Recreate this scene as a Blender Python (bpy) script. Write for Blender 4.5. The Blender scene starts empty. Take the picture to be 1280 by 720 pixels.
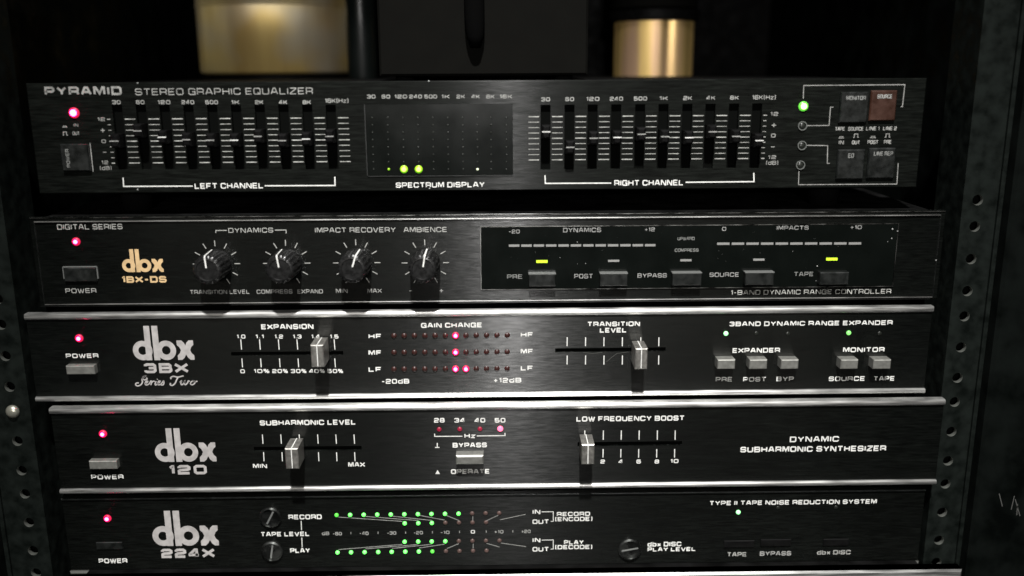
import bpy, math, random
from mathutils import Matrix, Vector
random.seed(7)
R = math.radians

# ------------------------------------------------------------ camera
sc = bpy.context.scene
col = sc.collection
F_PX, PITCH, YAW, ROLL = 1136.7, 0.2347, 0.0115, -0.0058
CX, CY, CZ = 10.0, -430.7, 137.1                      # millimetres
fw = Vector((math.sin(YAW)*math.cos(PITCH), math.cos(YAW)*math.cos(PITCH), -math.sin(PITCH)))
rt0 = Vector((math.cos(YAW), -math.sin(YAW), 0)); up0 = rt0.cross(fw)
rt = math.cos(ROLL)*rt0 + math.sin(ROLL)*up0
up = -math.sin(ROLL)*rt0 + math.cos(ROLL)*up0
cam = bpy.data.cameras.new('camera'); co = bpy.data.objects.new('camera', cam); col.objects.link(co)
m = Matrix((rt, up, -fw)).transposed().to_4x4()
m.translation = Vector((CX, CY, CZ))*0.001
co.matrix_world = m
cam.sensor_width = 36; cam.lens = F_PX/1280*36
cam.clip_start = 0.02; cam.clip_end = 20
cam.dof.use_dof = True; cam.dof.focus_distance = 0.455; cam.dof.aperture_fstop = 4.0
sc.camera = co

# ------------------------------------------------------------ light
w = bpy.data.worlds.new('World'); sc.world = w; w.use_nodes = True
bg = w.node_tree.nodes['Background']
bg.inputs[0].default_value = (0.75, 0.9, 1.0, 1); bg.inputs[1].default_value = 0.006
sc.view_settings.view_transform = 'Standard'; sc.view_settings.look = 'None'
sc.view_settings.gamma = 1; sc.view_settings.exposure = 0
def lamp(name, kind, loc, target, energy, colour, size=0.05, cone=40, blend=1):
    l = bpy.data.lights.new(name, kind); o = bpy.data.objects.new(name, l); col.objects.link(o)
    o.location = Vector(loc)
    o.rotation_euler = (Vector(target)-Vector(loc)).to_track_quat('-Z', 'Y').to_euler()
    l.energy = energy; l.color = colour
    if kind == 'SPOT': l.spot_size = R(cone); l.spot_blend = blend; l.shadow_soft_size = size
    if kind == 'POINT': l.shadow_soft_size = size
    if kind == 'AREA': l.shape = 'DISK'; l.size = size
    return o
# one ceiling lamp high in front of the rack
lamp('ceiling_lamp', 'SPOT', (0.018, -0.86, 1.34), (0.032, 0, -0.045), 205, (1.0, 0.985, 0.96), 0.03, 27, 1)
# added unseen area light, warm, further back and lower, for the canisters to reflect
# small bare lamp in front of the rack, a little above it
lamp('front_lamp', 'POINT', (0.022, -0.95, 0.24), (0, 0, 0), 10.0, (1.0, 0.98, 0.96), 0.012)
rl_ = lamp('canister_fill_light', 'AREA', (-0.02, -1.5, 0.30), (-0.02, 0, 0.30), 1.6, (1.0, 0.92, 0.80), 1.5)
rl_.data.shape = 'RECTANGLE'; rl_.data.size_y = 0.34

# ------------------------------------------------------------ helpers
def ray(px, py):
    d = fw + rt*((px-640)/F_PX) + up*((360-py)/F_PX)
    return d
def at(px, py, y):
    """point of the vertical plane y (mm) that the photograph shows at px, py"""
    d = ray(px, py); t = (y-CY)/d.y
    return CX+d.x*t, CZ+d.z*t

mats = {}
def mat(name, rgb, rough=0.5, metal=0.0, aniso=0.0, tangent=None, emit=None, estr=0, spec=0.5,
        noise=None, streak=None, bump=0.0, coat=0.0, alpha=1.0):
    M = bpy.data.materials.new(name); M.use_nodes = True
    nt = M.node_tree; p = nt.nodes['Principled BSDF']
    p.inputs['Base Color'].default_value = (*rgb, 1); p.inputs['Roughness'].default_value = rough
    p.inputs['Metallic'].default_value = metal; p.inputs['Specular IOR Level'].default_value = spec
    p.inputs['Coat Weight'].default_value = coat; p.inputs['Coat Roughness'].default_value = 0.12
    if aniso:
        p.inputs['Anisotropic'].default_value = aniso
        c = nt.nodes.new('ShaderNodeCombineXYZ')
        for i in range(3): c.inputs[i].default_value = tangent[i]
        nt.links.new(c.outputs[0], p.inputs['Tangent'])
    if emit:
        p.inputs['Emission Color'].default_value = (*emit, 1); p.inputs['Emission Strength'].default_value = estr
    if noise or streak:
        g = nt.nodes.new('ShaderNodeNewGeometry')
        mp = nt.nodes.new('ShaderNodeMapping'); nt.links.new(g.outputs['Position'], mp.inputs[0])
        s = streak or (noise[0],)*3
        mp.inputs['Scale'].default_value = s
        n = nt.nodes.new('ShaderNodeTexNoise'); n.inputs['Scale'].default_value = 1; n.inputs['Detail'].default_value = 4
        nt.links.new(mp.outputs[0], n.inputs['Vector'])
        # roughness and colour both wander a little
        mr = nt.nodes.new('ShaderNodeMapRange'); amp = (noise[1] if noise else 0.3)
        mr.inputs['From Min'].default_value = 0.3; mr.inputs['From Max'].default_value = 0.7
        mr.inputs['To Min'].default_value = rough*(1-amp); mr.inputs['To Max'].default_value = min(1, rough*(1+amp))
        nt.links.new(n.outputs['Fac'], mr.inputs['Value']); nt.links.new(mr.outputs[0], p.inputs['Roughness'])
        mx = nt.nodes.new('ShaderNodeMix'); mx.data_type = 'RGBA'
        mx.inputs['A'].default_value = (*[c*(1-amp) for c in rgb], 1)
        mx.inputs['B'].default_value = (*[min(1, c*(1+amp)) for c in rgb], 1)
        mr2 = nt.nodes.new('ShaderNodeMapRange'); mr2.inputs['From Min'].default_value = 0.32; mr2.inputs['From Max'].default_value = 0.68
        nt.links.new(n.outputs['Fac'], mr2.inputs['Value'])
        nt.links.new(mr2.outputs[0], mx.inputs['Factor']); nt.links.new(mx.outputs['Result'], p.inputs['Base Color'])
        if bump:
            b = nt.nodes.new('ShaderNodeBump'); b.inputs['Strength'].default_value = bump; b.inputs['Distance'].default_value = 0.0002
            nt.links.new(n.outputs['Fac'], b.inputs['Height']); nt.links.new(b.outputs[0], p.inputs['Normal'])
    mats[name] = M
    return M
def brushed(name, rgb, r0, r1, aniso, bump, metal=1.0, sharp_rgb=.1, sharp_r=.34, share=.5):
    """anodised panel brushed along X: fine streaks, a few coarser ones, faint blotches of dust"""
    M = bpy.data.materials.new(name); M.use_nodes = True
    nt = M.node_tree; p = nt.nodes['Principled BSDF']; L = nt.links.new
    g = nt.nodes.new('ShaderNodeNewGeometry')
    def noi(scale, detail=3):
        mp = nt.nodes.new('ShaderNodeMapping'); L(g.outputs['Position'], mp.inputs[0]); mp.inputs['Scale'].default_value = scale
        n = nt.nodes.new('ShaderNodeTexNoise'); n.inputs['Scale'].default_value = 1; n.inputs['Detail'].default_value = detail
        L(mp.outputs[0], n.inputs['Vector']); return n.outputs['Fac']
    def rng(v, a, b, c, d):
        r = nt.nodes.new('ShaderNodeMapRange')
        for k, x in zip(('From Min', 'From Max', 'To Min', 'To Max'), (a, b, c, d)): r.inputs[k].default_value = x
        L(v, r.inputs['Value']); return r.outputs[0]
    fine = noi((110, 110, 1500)); coarse = noi((60, 60, 500), 2); blot = noi((22, 22, 30), 3)
    ad = nt.nodes.new('ShaderNodeMath'); ad.operation = 'ADD'; L(rng(fine, .3, .7, 0, .6), ad.inputs[0]); L(rng(coarse, .3, .7, 0, .4), ad.inputs[1])
    L(rng(ad.outputs[0], 0, 1, r0, r1), p.inputs['Roughness'])
    mu = nt.nodes.new('ShaderNodeMath'); mu.operation = 'MULTIPLY'; L(rng(ad.outputs[0], 0.15, .9, .6, 1.3), mu.inputs[0]); L(rng(blot, .35, .65, .82, 1.15), mu.inputs[1])
    mx = nt.nodes.new('ShaderNodeMix'); mx.data_type = 'RGBA'; mx.clamp_factor = False
    mx.inputs['A'].default_value = (0, 0, 0, 1); mx.inputs['B'].default_value = (*rgb, 1)
    L(mu.outputs[0], mx.inputs['Factor']); L(mx.outputs['Result'], p.inputs['Base Color'])
    p.inputs['Metallic'].default_value = metal; p.inputs['Anisotropic'].default_value = aniso
    c = nt.nodes.new('ShaderNodeCombineXYZ'); c.inputs[2].default_value = 1
    L(c.outputs[0], p.inputs['Tangent']); p.inputs['Specular IOR Level'].default_value = .05
    b = nt.nodes.new('ShaderNodeBump'); b.inputs['Strength'].default_value = bump; b.inputs['Distance'].default_value = 0.0001
    L(ad.outputs[0], b.inputs['Height']); L(b.outputs[0], p.inputs['Normal'])
    # the crests of the brushing: a tighter metallic lobe in broken streaks
    q = nt.nodes.new('ShaderNodeBsdfPrincipled'); q.inputs['Metallic'].default_value = 1; q.inputs['Anisotropic'].default_value = 1
    L(c.outputs[0], q.inputs['Tangent']); L(b.outputs[0], q.inputs['Normal'])
    q.inputs['Base Color'].default_value = (sharp_rgb, sharp_rgb, sharp_rgb, 1); q.inputs['Roughness'].default_value = sharp_r
    grain = noi((140, 140, 1300), 3)
    ms = nt.nodes.new('ShaderNodeMixShader'); L(rng(grain, .3, .7, share*.38, share*.95), ms.inputs[0])
    L(p.outputs[0], ms.inputs[1]); L(q.outputs[0], ms.inputs[2]); L(ms.outputs[0], nt.nodes['Material Output'].inputs[0])
    return M
ZT = (0, 0, 1)
PANEL = brushed('black_brushed_aluminium', (0.0060, 0.0072, 0.0062), .6, .7, .6, .16, .02, .16, .23, .75)
PANEL2 = brushed('satin_black_panel', (0.0060, 0.0072, 0.0062), .6, .7, .6, .35, .02, .060, .25, .75)
PANEL4 = brushed('black_brushed_aluminium_fine', (0.0060, 0.0072, 0.0062), .6, .7, .6, .12, .02, .075, .25, .75)
PANEL5 = brushed('smooth_black_panel', (0.0060, 0.0072, 0.0062), .6, .7, .6, .2, .02, .035, .24, .7)
EQPANEL = brushed('charcoal_painted_panel', (0.0105, 0.0122, 0.0105), .6, .7, .6, .18, .02, .014, .27, .75)
SILVER = mat('brushed_silver_trim', (.74, .74, .72), .42, 1, .6, ZT, streak=(60, 60, 900), noise=(1, .18))
LIP = mat('dull_grey_lip', (.075, .077, .070), .6, .2, streak=(60, 60, 300), noise=(1, .4))
DARKTRIM = mat('dark_metal_trim', (.22, .22, .21), .35, 1, .5, ZT, streak=(120, 60, 60), noise=(1, .5))
PRINT = mat('white_printing', (.74, .74, .71), .45, noise=(400, .15))
MARK2 = mat('silver_grey_printing', (.38, .38, .36), .5, noise=(500, .2))
MARK = mat('light_grey_scale_ink', (.40, .40, .375), .5, noise=(500, .4))
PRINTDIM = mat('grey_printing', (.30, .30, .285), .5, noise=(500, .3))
PRINTFAINT = mat('faint_grey_printing', (.20, .205, .195), .5, noise=(500, .3))
LOGO = mat('pale_silver_logo', (.43, .41, .40), .5, noise=(300, .15))
GOLDLOGO = mat('gold_logo', (.66, .46, .24), .45, noise=(300, .12))
BLACKPL = mat('black_plastic', (.0032, .0032, .0032), .55, spec=.08, noise=(300, .3))
BLACKMATT = mat('matt_black_steel', (.004, .004, .004), .7, spec=.1, noise=(90, .4))
SLOT = mat('slot_black', (.0035, .0038, .0035), .9, spec=0)
GLASS = mat('smoked_display_window', (.0032, .0042, .0036), .2, spec=.3, noise=(60, .15))
KNOBM = mat('silver_slider_cap', (.34, .33, .305), .38, .75, noise=(500, .2))
BTNM = mat('satin_grey_button', (.26, .26, .24), .45, .55, noise=(500, .15))
BTND = mat('dark_button', (.006, .0072, .0066), .4, noise=(300, .3))
BTNR = mat('brown_button', (.036, .0125, .0065), .45, noise=(200, .3))
EDGE = mat('worn_button_edge', (.30, .31, .30), .4, .6)
BARS = mat('unlit_display_segment', (.25, .25, .24), .5)
RAIL = mat('black_rack_steel', (.0062, .0084, .0072), .6, .1, spec=.12, noise=(160, .4), bump=.4)
SIDE = mat('black_cabinet_board', (.0028, .004, .0034), .8, spec=.08, noise=(60, .5), bump=.4)
HOLE = mat('bare_hole_edge', (.20, .21, .19), .45, .7)
SCREW = mat('steel_screw', (.22, .22, .21), .35, .9, noise=(300, .4))
DUST = mat('pale_dust', (.36, .36, .35), .8)
def upright(M, a):
    nt = M.node_tree; t = nt.nodes.new('ShaderNodeTangent'); t.direction_type = 'RADIAL'; t.axis = 'Z'
    nt.nodes['Principled BSDF'].inputs['Anisotropic'].default_value = a
    nt.links.new(t.outputs[0], nt.nodes['Principled BSDF'].inputs['Tangent'])
AMP = mat('dark_grey_case', (.0048, .0047, .0041), .8, spec=.03, noise=(80, .15))
BRASS = mat('brass_sheet', (.90, .60, .22), .42, .5, streak=(30, 30, 4), noise=(1, .3))
BRASS2 = mat('pale_brass_band', (.80, .56, .20), .38, .6, streak=(160, 160, 3), noise=(1, .25))
def reflection_tint(M, grey, sc_, lo, hi):  # uneven reflections painted into the brass colour as patches of another tone
    nt = M.node_tree; p = nt.nodes['Principled BSDF']; src = p.inputs['Base Color'].links[0].from_socket
    g = nt.nodes.new('ShaderNodeNewGeometry'); n = nt.nodes.new('ShaderNodeTexNoise'); mp = nt.nodes.new('ShaderNodeMapping')
    mp.inputs['Scale'].default_value = sc_; n.inputs['Scale'].default_value = 1; n.inputs['Detail'].default_value = 1.5
    nt.links.new(g.outputs['Position'], mp.inputs[0]); nt.links.new(mp.outputs[0], n.inputs['Vector'])
    r = nt.nodes.new('ShaderNodeMapRange'); r.inputs['From Min'].default_value = lo; r.inputs['From Max'].default_value = hi
    nt.links.new(n.outputs['Fac'], r.inputs['Value']); mx = nt.nodes.new('ShaderNodeMix'); mx.data_type = 'RGBA'
    nt.links.new(r.outputs[0], mx.inputs['Factor']); nt.links.new(src, mx.inputs['A']); mx.inputs['B'].default_value = (*grey, 1)
    nt.links.new(mx.outputs['Result'], p.inputs['Base Color'])
reflection_tint(BRASS, (.66, .60, .47), (20, 20, 26), .42, .70); reflection_tint(BRASS2, (.74, .48, .30), (60, 20, 6), .5, .62)
upright(BRASS, .85); upright(BRASS2, .8)
FELT = mat('cable_rubber', (.002, .002, .002), .9, spec=.02)
RED = mat('lit_red_led', (.3, .01, .04), .4, emit=(1.0, .012, .09), estr=.75)
REDCORE = mat('red_led_die', (.4, .02, .05), .3, emit=(1.0, .022, .13), estr=48)
REDDIM = mat('weakly_lit_red_led', (.12, .01, .02), .3, emit=(1.0, .03, .12), estr=.28)
REDOFF = mat('unlit_red_led', (.04, .014, .012), .3)
GREEN = mat('lit_green_led', (.1, .4, .05), .3, emit=(.16, .9, .07), estr=.8)
GREENCORE = mat('green_led_die', (.1, .4, .05), .3, emit=(.30, 1.0, .12), estr=12)
GREENA = mat('lit_bar_green_led', (.1, .4, .05), .3, emit=(.08, .8, .07), estr=1.0)
GREENW = mat('pale_green_led', (.3, .5, .3), .3, emit=(.30, 1.0, .36), estr=1.9)
LIME = mat('lit_lime_segment', (.3, .4, .02), .3, emit=(.62, 1.0, .04), estr=1.0)
LIMEDOT = mat('lit_lime_led', (.3, .4, .02), .3, emit=(.20, .9, .02), estr=.45)
LIMECORE = mat('lime_led_die', (.3, .4, .02), .3, emit=(.26, 1.0, .05), estr=9)
WHITEDOT = mat('pale_white_led', (.5, .5, .4), .3, emit=(.9, 1.0, .65), estr=.8)
DARKLED = mat('unlit_dark_led', (.016, .018, .015), .3)
FOOTM = mat('rubber', (.003, .003, .003), .9, spec=.05)
PAINTLED = mat('grey_led_bezel', (.16, .17, .16), .35, .3)

class MB:
    def __init__(s): s.v = []; s.f = []
    def quad(s, *pts):
        n = len(s.v); s.v += [tuple(p) for p in pts]; s.f.append(tuple(range(n, n+len(pts)))); return s
    def box(s, x0, x1, y0, y1, z0, z1, c=0.0):
        """box, front (small y) edges chamfered by c"""
        n = len(s.v)
        if c <= 0:
            s.v += [(x0,y0,z0),(x1,y0,z0),(x1,y0,z1),(x0,y0,z1),(x0,y1,z0),(x1,y1,z0),(x1,y1,z1),(x0,y1,z1)]
            for f in ((0,1,2,3),(5,4,7,6),(4,0,3,7),(1,5,6,2),(3,2,6,7),(4,5,1,0)): s.f.append(tuple(n+i for i in f))
            return s
        for (a, b, y) in ((c, c, y0), (0, 0, y0+c), (0, 0, y1)):
            s.v += [(x0+a,y,z0+b),(x1-a,y,z0+b),(x1-a,y,z1-b),(x0+a,y,z1-b)]
        s.f.append((n,n+1,n+2,n+3)); s.f.append((n+11,n+10,n+9,n+8))
        for k in (0, 4):
            for i in range(4):
                j = (i+1) % 4; s.f.append((n+k+j, n+k+i, n+k+4+i, n+k+4+j))
        return s
    def ribbon(s, pts, hw, y, closed=False, hwz=None):
        """flat stroke through 2-D points (x,z) on plane y"""
        P = [Vector(p) for p in pts]; N = len(P); L = []; Rr = []
        for i in range(N):
            a = P[i-1] if (i > 0 or closed) else None; b = P[(i+1) % N] if (i < N-1 or closed) else None
            d1 = (P[i]-a).normalized() if a is not None else None
            d2 = (b-P[i]).normalized() if b is not None else None
            if d1 is None: d1 = d2
            if d2 is None: d2 = d1
            n1 = Vector((-d1.y, d1.x)); n2 = Vector((-d2.y, d2.x)); nn = n1+n2
            if nn.length < 1e-6: nn = n1
            nn.normalize(); k = hw/max(.45, nn.dot(n1))
            L.append(P[i]+nn*k); Rr.append(P[i]-nn*k)
        n = len(s.v)
        for i in range(N): s.v += [(L[i].x, y, L[i].y), (Rr[i].x, y, Rr[i].y)]
        for i in range(N if closed else N-1):
            j = (i+1) % N; s.f.append((n+2*i, n+2*i+1, n+2*j+1, n+2*j))
        return s
    def poly(s, pts, y):
        n = len(s.v); s.v += [(p[0], y, p[1]) for p in pts]; s.f.append(tuple(range(n, n+len(pts)))); return s
    def ring(s, cx, cz, ro, ri, y, n=28):
        k = len(s.v)
        for i in range(n):
            a = 2*math.pi*i/n
            s.v += [(cx+ro*math.cos(a), y, cz+ro*math.sin(a)), (cx+ri*math.cos(a), y, cz+ri*math.sin(a))]
        for i in range(n):
            j = (i+1) % n; s.f.append((k+2*i, k+2*i+1, k+2*j+1, k+2*j))
        return s
    def lathe(s, cx, cz, prof, n=24, axis='y', cy=0, cap=True):
        """prof = [(radius, position along axis)]"""
        k = len(s.v)
        for r, t in prof:
            for i in range(n):
                a = 2*math.pi*i/n
                if axis == 'y': s.v.append((cx+r*math.cos(a), t, cz+r*math.sin(a)))
                else: s.v.append((cx+r*math.cos(a), cy+r*math.sin(a), t))
        for q in range(len(prof)-1):
            for i in range(n):
                j = (i+1) % n; s.f.append((k+q*n+i, k+q*n+j, k+(q+1)*n+j, k+(q+1)*n+i))
        if cap:
            s.f.append(tuple(k+i for i in range(n))[::-1]); s.f.append(tuple(k+(len(prof)-1)*n+i for i in range(n)))
        return s
    def mesh(s, name, M, off=(0, 0, 0), smooth=False):
        me = bpy.data.meshes.new(name)
        me.from_pydata([((x-off[0])*.001, (y-off[1])*.001, (z-off[2])*.001) for x, y, z in s.v], [], s.f)
        me.materials.append(M)
        if smooth: me.shade_smooth()
        me.update(); return me
WL = {}                                               # world position (mm) of every object's origin
def link(name, me, parent=None, pos=None):
    o = bpy.data.objects.new(name, me); col.objects.link(o)
    pw = WL[parent.name] if parent else (0, 0, 0)
    pos = pos if pos is not None else pw
    if parent: o.parent = parent
    o.location = [(a-b)*.001 for a, b in zip(pos, pw)]
    WL[o.name] = tuple(pos); return o
def part(name, mb, M, parent, smooth=False, pos=None):
    pos = pos or WL[parent.name]
    return link(name, mb.mesh(name, M, pos, smooth), parent, pos)
def thing(name, label, cat, pos, group=None):
    o = link(name, None, None, pos); o.empty_display_size = .02
    o['label'] = label; o['category'] = cat
    if group: o['group'] = group
    return o
def sharp(o, ang=40):
    me = o.data; me.shade_smooth()
    try: me.set_sharp_from_angle(angle=R(ang))
    except Exception: pass
    return o

# ---- lettering: a squarish extended stroke alphabet, cell 1 x 1
c = .16
G = {
'A':(1.15,[[(0,0),(.36,1),(.64,1),(1,0)],[(.17,.33),(.83,.33)]]),
'B':(1.1,[[(0,0),(1-c,0),(1,c),(1,.36),(.88,.5),(.96,.62),(.96,1-c),(.82,1),(0,1),'z'],[(0,.52),(.86,.52)]]),
'C':(1.1,[[(1,.72),(1,1-c),(1-c,1),(c,1),(0,1-c),(0,c),(c,0),(1-c,0),(1,c),(1,.28)]]),
'D':(1.1,[[(0,0),(1-c,0),(1,c),(1,1-c),(1-c,1),(0,1),'z']]),
'E':(1.0,[[(1,0),(0,0),(0,1),(1,1)],[(0,.5),(.9,.5)]]),
'F':(1.0,[[(0,0),(0,1),(1,1)],[(0,.47),(.88,.47)]]),
'G':(1.1,[[(1,.76),(1,1-c),(1-c,1),(c,1),(0,1-c),(0,c),(c,0),(1,0),(1,.48),(.55,.48)]]),
'H':(1.1,[[(0,0),(0,1)],[(1,0),(1,1)],[(0,.5),(1,.5)]]),
'I':(.02,[[(.5,0),(.5,1)]]),
'K':(1.05,[[(0,0),(0,1)],[(0,.5),(.4,.5),(.97,1)],[(.4,.5),(1,0)]]),
'L':(.95,[[(0,1),(0,0),(1,0)]]),
'M':(1.3,[[(0,0),(0,1),(.14,1),(.5,.12),(.86,1),(1,1),(1,0)]]),
'N':(1.12,[[(0,0),(0,1),(.14,1),(.86,0),(1,0),(1,1)]]),
'O':(1.12,[[(c,0),(1-c,0),(1,c),(1,1-c),(1-c,1),(c,1),(0,1-c),(0,c),'z']]),
'P':(1.05,[[(0,0),(0,1),(1-c,1),(1,1-c),(1,.5+c*.6),(1-c,.42),(0,.42)]]),
'Q':(1.12,[[(c,0),(1-c,0),(1,c),(1,1-c),(1-c,1),(c,1),(0,1-c),(0,c),'z'],[(.6,.28),(1,-.06)]]),
'R':(1.08,[[(0,0),(0,1),(1-c,1),(1,1-c),(1,.58),(1-c,.42),(0,.42)],[(.78,.42),(1,.25),(1,0)]]),
'S':(1.08,[[(.97,.76),(.97,1-c),(1-c,1),(c,1),(0,1-c),(0,.62),(c,.5),(1-c,.5),(1,.38),(1,c),(1-c,0),(c,0),(0,c),(0,.26)]]),
'T':(1.05,[[(0,1),(1,1)],[(.5,1),(.5,0)]]),
'U':(1.1,[[(0,1),(0,c),(c,0),(1-c,0),(1,c),(1,1)]]),
'V':(1.12,[[(0,1),(.44,0),(.56,0),(1,1)]]),
'W':(1.5,[[(0,1),(.22,0),(.3,0),(.5,.9),(.7,0),(.78,0),(1,1)]]),
'X':(1.1,[[(-.08,0),(1.08,1)],[(-.08,1),(1.08,0)]]),
'Y':(1.1,[[(0,1),(.5,.46),(1,1)],[(.5,.46),(.5,0)]]),
'Z':(1.05,[[(0,1),(1,1),(1,.88),(0,.12),(0,0),(1,0)]]),
'0':(1.0,[[(c,0),(1-c,0),(1,c),(1,1-c),(1-c,1),(c,1),(0,1-c),(0,c),'z']]),
'1':(.3,[[(0,.78),(.75,1),(1,1),(1,0)]]),
'2':(1.0,[[(0,.74),(0,1-c),(c,1),(1-c,1),(1,1-c),(1,.62),(1-c,.52),(c,.46),(0,.34),(0,0),(1,0)]]),
'3':(1.0,[[(0,.78),(0,1-c*.6),(c,1),(1-c,1),(1,1-c),(1,.64),(.88,.52),(1,.4),(1,c),(1-c,0),(c,0),(0,c*.6),(0,.22)],[(.35,.52),(.88,.52)]]),
'4':(1.0,[[(.78,0),(.78,1),(.6,1),(0,.34),(0,.24),(1,.24)]]),
'5':(1.0,[[(.95,1),(.02,1),(0,.54),(1-c,.58),(1,.45),(1,c),(1-c,0),(c,0),(0,c),(0,.22)]]),
'6':(1.0,[[(.95,.8),(.9,1),(c,1),(0,1-c),(0,c),(c,0),(1-c,0),(1,c),(1,.42),(1-c,.56),(0,.56)]]),
'8':(1.0,[[(c,0),(1-c,0),(1,c),(1,.38),(.88,.52),(.96,.64),(.96,1-c),(.82,1),(.18,1),(.04,1-c),(.04,.64),(.12,.52),(0,.38),(0,c),'z'],[(.12,.52),(.88,.52)]]),
'+':(.75,[[(0,.45),(1,.45)],[(.5,.06),(.5,.84)]]),
'-':(.55,[[(0,.45),(1,.45)]]),
'.':(.05,[[(.5,0),(.5,.12)]]),
"'":(.05,[[(.5,.35),(.5,.75)]]),
'%':(1.1,[[(0,.6),(.35,.6),(.35,1),(0,1),'z'],[(.65,0),(1,0),(1,.4),(.65,.4),'z'],[(.2,0),(.85,1)]]),
'(':(.22,[[(1,1.12),(.1,.95),(.1,.05),(1,-.12)]]),
')':(.22,[[(0,1.12),(.9,.95),(.9,.05),(0,-.12)]]),
'd':(.9,[[(1,1.05),(1,0),(c,0),(0,c),(0,.55),(c,.68),(1,.68)]]),
'b':(.9,[[(0,1.05),(0,0),(1-c,0),(1,c),(1,.55),(1-c,.68),(0,.68)]]),
'x':(.8,[[(0,0),(1,.68)],[(0,.68),(1,0)]]),
'z':(.8,[[(0,.68),(1,.68),(0,0),(1,0)]]),
'^':(.7,[[(0,0),(1,0)],[(.2,.3),(.8,.3)]]),
'_':(1.0,[[(0,0),(.2,0),(.2,.8),(.8,.8),(.8,0),(1,0)]]),      # button-out symbol
'~':(1.0,[[(0,0),(1,0)],[(.2,.05),(.2,.35),(.8,.35),(.8,.05)]]), # button-in symbol
}
def stroke_text(mb, s, X0, X1, Z0, H, wgt, y, vertical=False):
    hw = wgt*H/2; gap = .30; wid = 0
    for i, ch in enumerate(s):
        wid += (.62 if ch == ' ' else G[ch][0]+wgt+gap)
    wid -= gap
    sx = (X1-X0)/wid; x = 0; k = 0
    for ch in s:
        if ch == ' ': x += .62; continue
        gw, st = G[ch]
        for path in st:
            closed = path[-1] == 'z'
            pts = [p for p in path if p != 'z']
            q = [(X0 + (x+wgt/2+p[0]*gw)*sx, Z0+hw+p[1]*(H-2*hw)) for p in pts]
            if vertical: q = [(X0v[0]-(b-Z0), X0v[1]+(a-X0)) for a, b in q for X0v in [vertical]]
            mb.ribbon(q, hw, y-(k % 4)*.012, closed); k += 1
        x += gw+wgt+gap
    return mb

class Unit:
    """one rack unit; y = its front plane"""
    def __init__(s, name, label, y, px, py, cat):
        s.y = y; X, Z = at(px, py, y); s.root = thing(name, label, cat, (X, y, Z))
    def P(s, px, py, d=0): return at(px, py, s.y-d)
    def text(s, st, x0, x1, yc, h, wgt=.2, M=None, lift=.12, name='lettering'):
        X0, Z = s.P(x0, yc); X1, Z2 = s.P(x1, yc); Zc = (Z+Z2)/2
        H = abs(s.P((x0+x1)/2, yc-h/2)[1]-s.P((x0+x1)/2, yc+h/2)[1])
        mb = stroke_text(MB(), st, X0, X1, Zc-H/2, H, wgt, s.y-lift)
        return part(name, mb, M or PRINT, s.root)
    def lines(s, paths, wpx, M=None, name='printed_line', lift=.1):
        mb = MB()
        for i, p in enumerate(paths):
            mb.ribbon([s.P(*q) for q in p], wpx/2.5/2, s.y-lift-(i % 3)*.01)
        return part(name, mb, M or PRINT, s.root)
    def led(s, px, py, me, name='led', d=0, parent=None):
        X, Z = s.P(px, py, d); return link(name, me, parent or s.root, (X, s.y-d, Z))

def dome(r, h, M, name='led', n=14):
    mb = MB().lathe(0, 0, [(r, .1), (r, -h*.35), (r*.86, -h*.7), (r*.5, -h*.93), (r*.12, -h)], n)
    return mb.mesh(name, M, smooth=True)
def lit(s, px, py, body, core, h):
    o = s.led(px, py, body); X, y, Z = WL[o.name]
    link('led_core', core, o, (X, y-h, Z)); return o
def hexa(r, h, M, name='led'):
    return MB().lathe(0, 0, [(r, .1), (r, -h*.5), (r*.6, -h)], 8).mesh(name, M, smooth=True)

def panel(s, x0, x1, z0, z1, holes, M, depth=3.0, c=.5, slotM=SLOT, slotname='slot', sd=5):
    """front panel with real rectangular openings; holes = [(x0,x1,z0,z1)]"""
    y = s.y; mb = MB()
    xs = sorted({x0+c, x1-c, *[h[0] for h in holes], *[h[1] for h in holes]})
    zs = sorted({z0+c, z1-c, *[h[2] for h in holes], *[h[3] for h in holes]})
    for i in range(len(xs)-1):
        a, b = xs[i], xs[i+1]; run = None
        for j in range(len(zs)-1):
            e, f = zs[j], zs[j+1]; mx_, mz_ = (a+b)/2, (e+f)/2
            inside = any(h[0] < mx_ < h[1] and h[2] < mz_ < h[3] for h in holes)
            if not inside: run = (run[0] if run else e, f)
            if run and (inside or j == len(zs)-2):
                mb.quad((a,y,run[0]),(b,y,run[0]),(b,y,run[1]),(a,y,run[1])); run = None
    # chamfer and rim
    I = [(x0+c,y,z0+c),(x1-c,y,z0+c),(x1-c,y,z1-c),(x0+c,y,z1-c)]
    O = [(x0,y+c,z0),(x1,y+c,z0),(x1,y+c,z1),(x0,y+c,z1)]; B = [(a,y+depth,b) for a,_,b in O]
    for i in range(4):
        j = (i+1) % 4; mb.quad(I[j], I[i], O[i], O[j]); mb.quad(O[j], O[i], B[i], B[j])
    mb.quad(*B[::-1])
    for h in holes:
        a, b, e, f = h
        mb.quad((a,y,e),(a,y,f),(a,y+sd*.5,f),(a,y+sd*.5,e)); mb.quad((b,y,f),(b,y,e),(b,y+sd*.5,e),(b,y+sd*.5,f))
        mb.quad((a,y,f),(b,y,f),(b,y+sd*.5,f),(a,y+sd*.5,f)); mb.quad((b,y,e),(a,y,e),(a,y+sd*.5,e),(b,y+sd*.5,e))
    p = part('front_panel', mb, M, s.root)
    for h in holes:
        a, b, e, f = h
        part(slotname, MB().quad((a,y+depth*.8,e),(b,y+depth*.8,e),(b,y+depth*.8,f),(a,y+depth*.8,f)), slotM, s.root)
    return p
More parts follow.
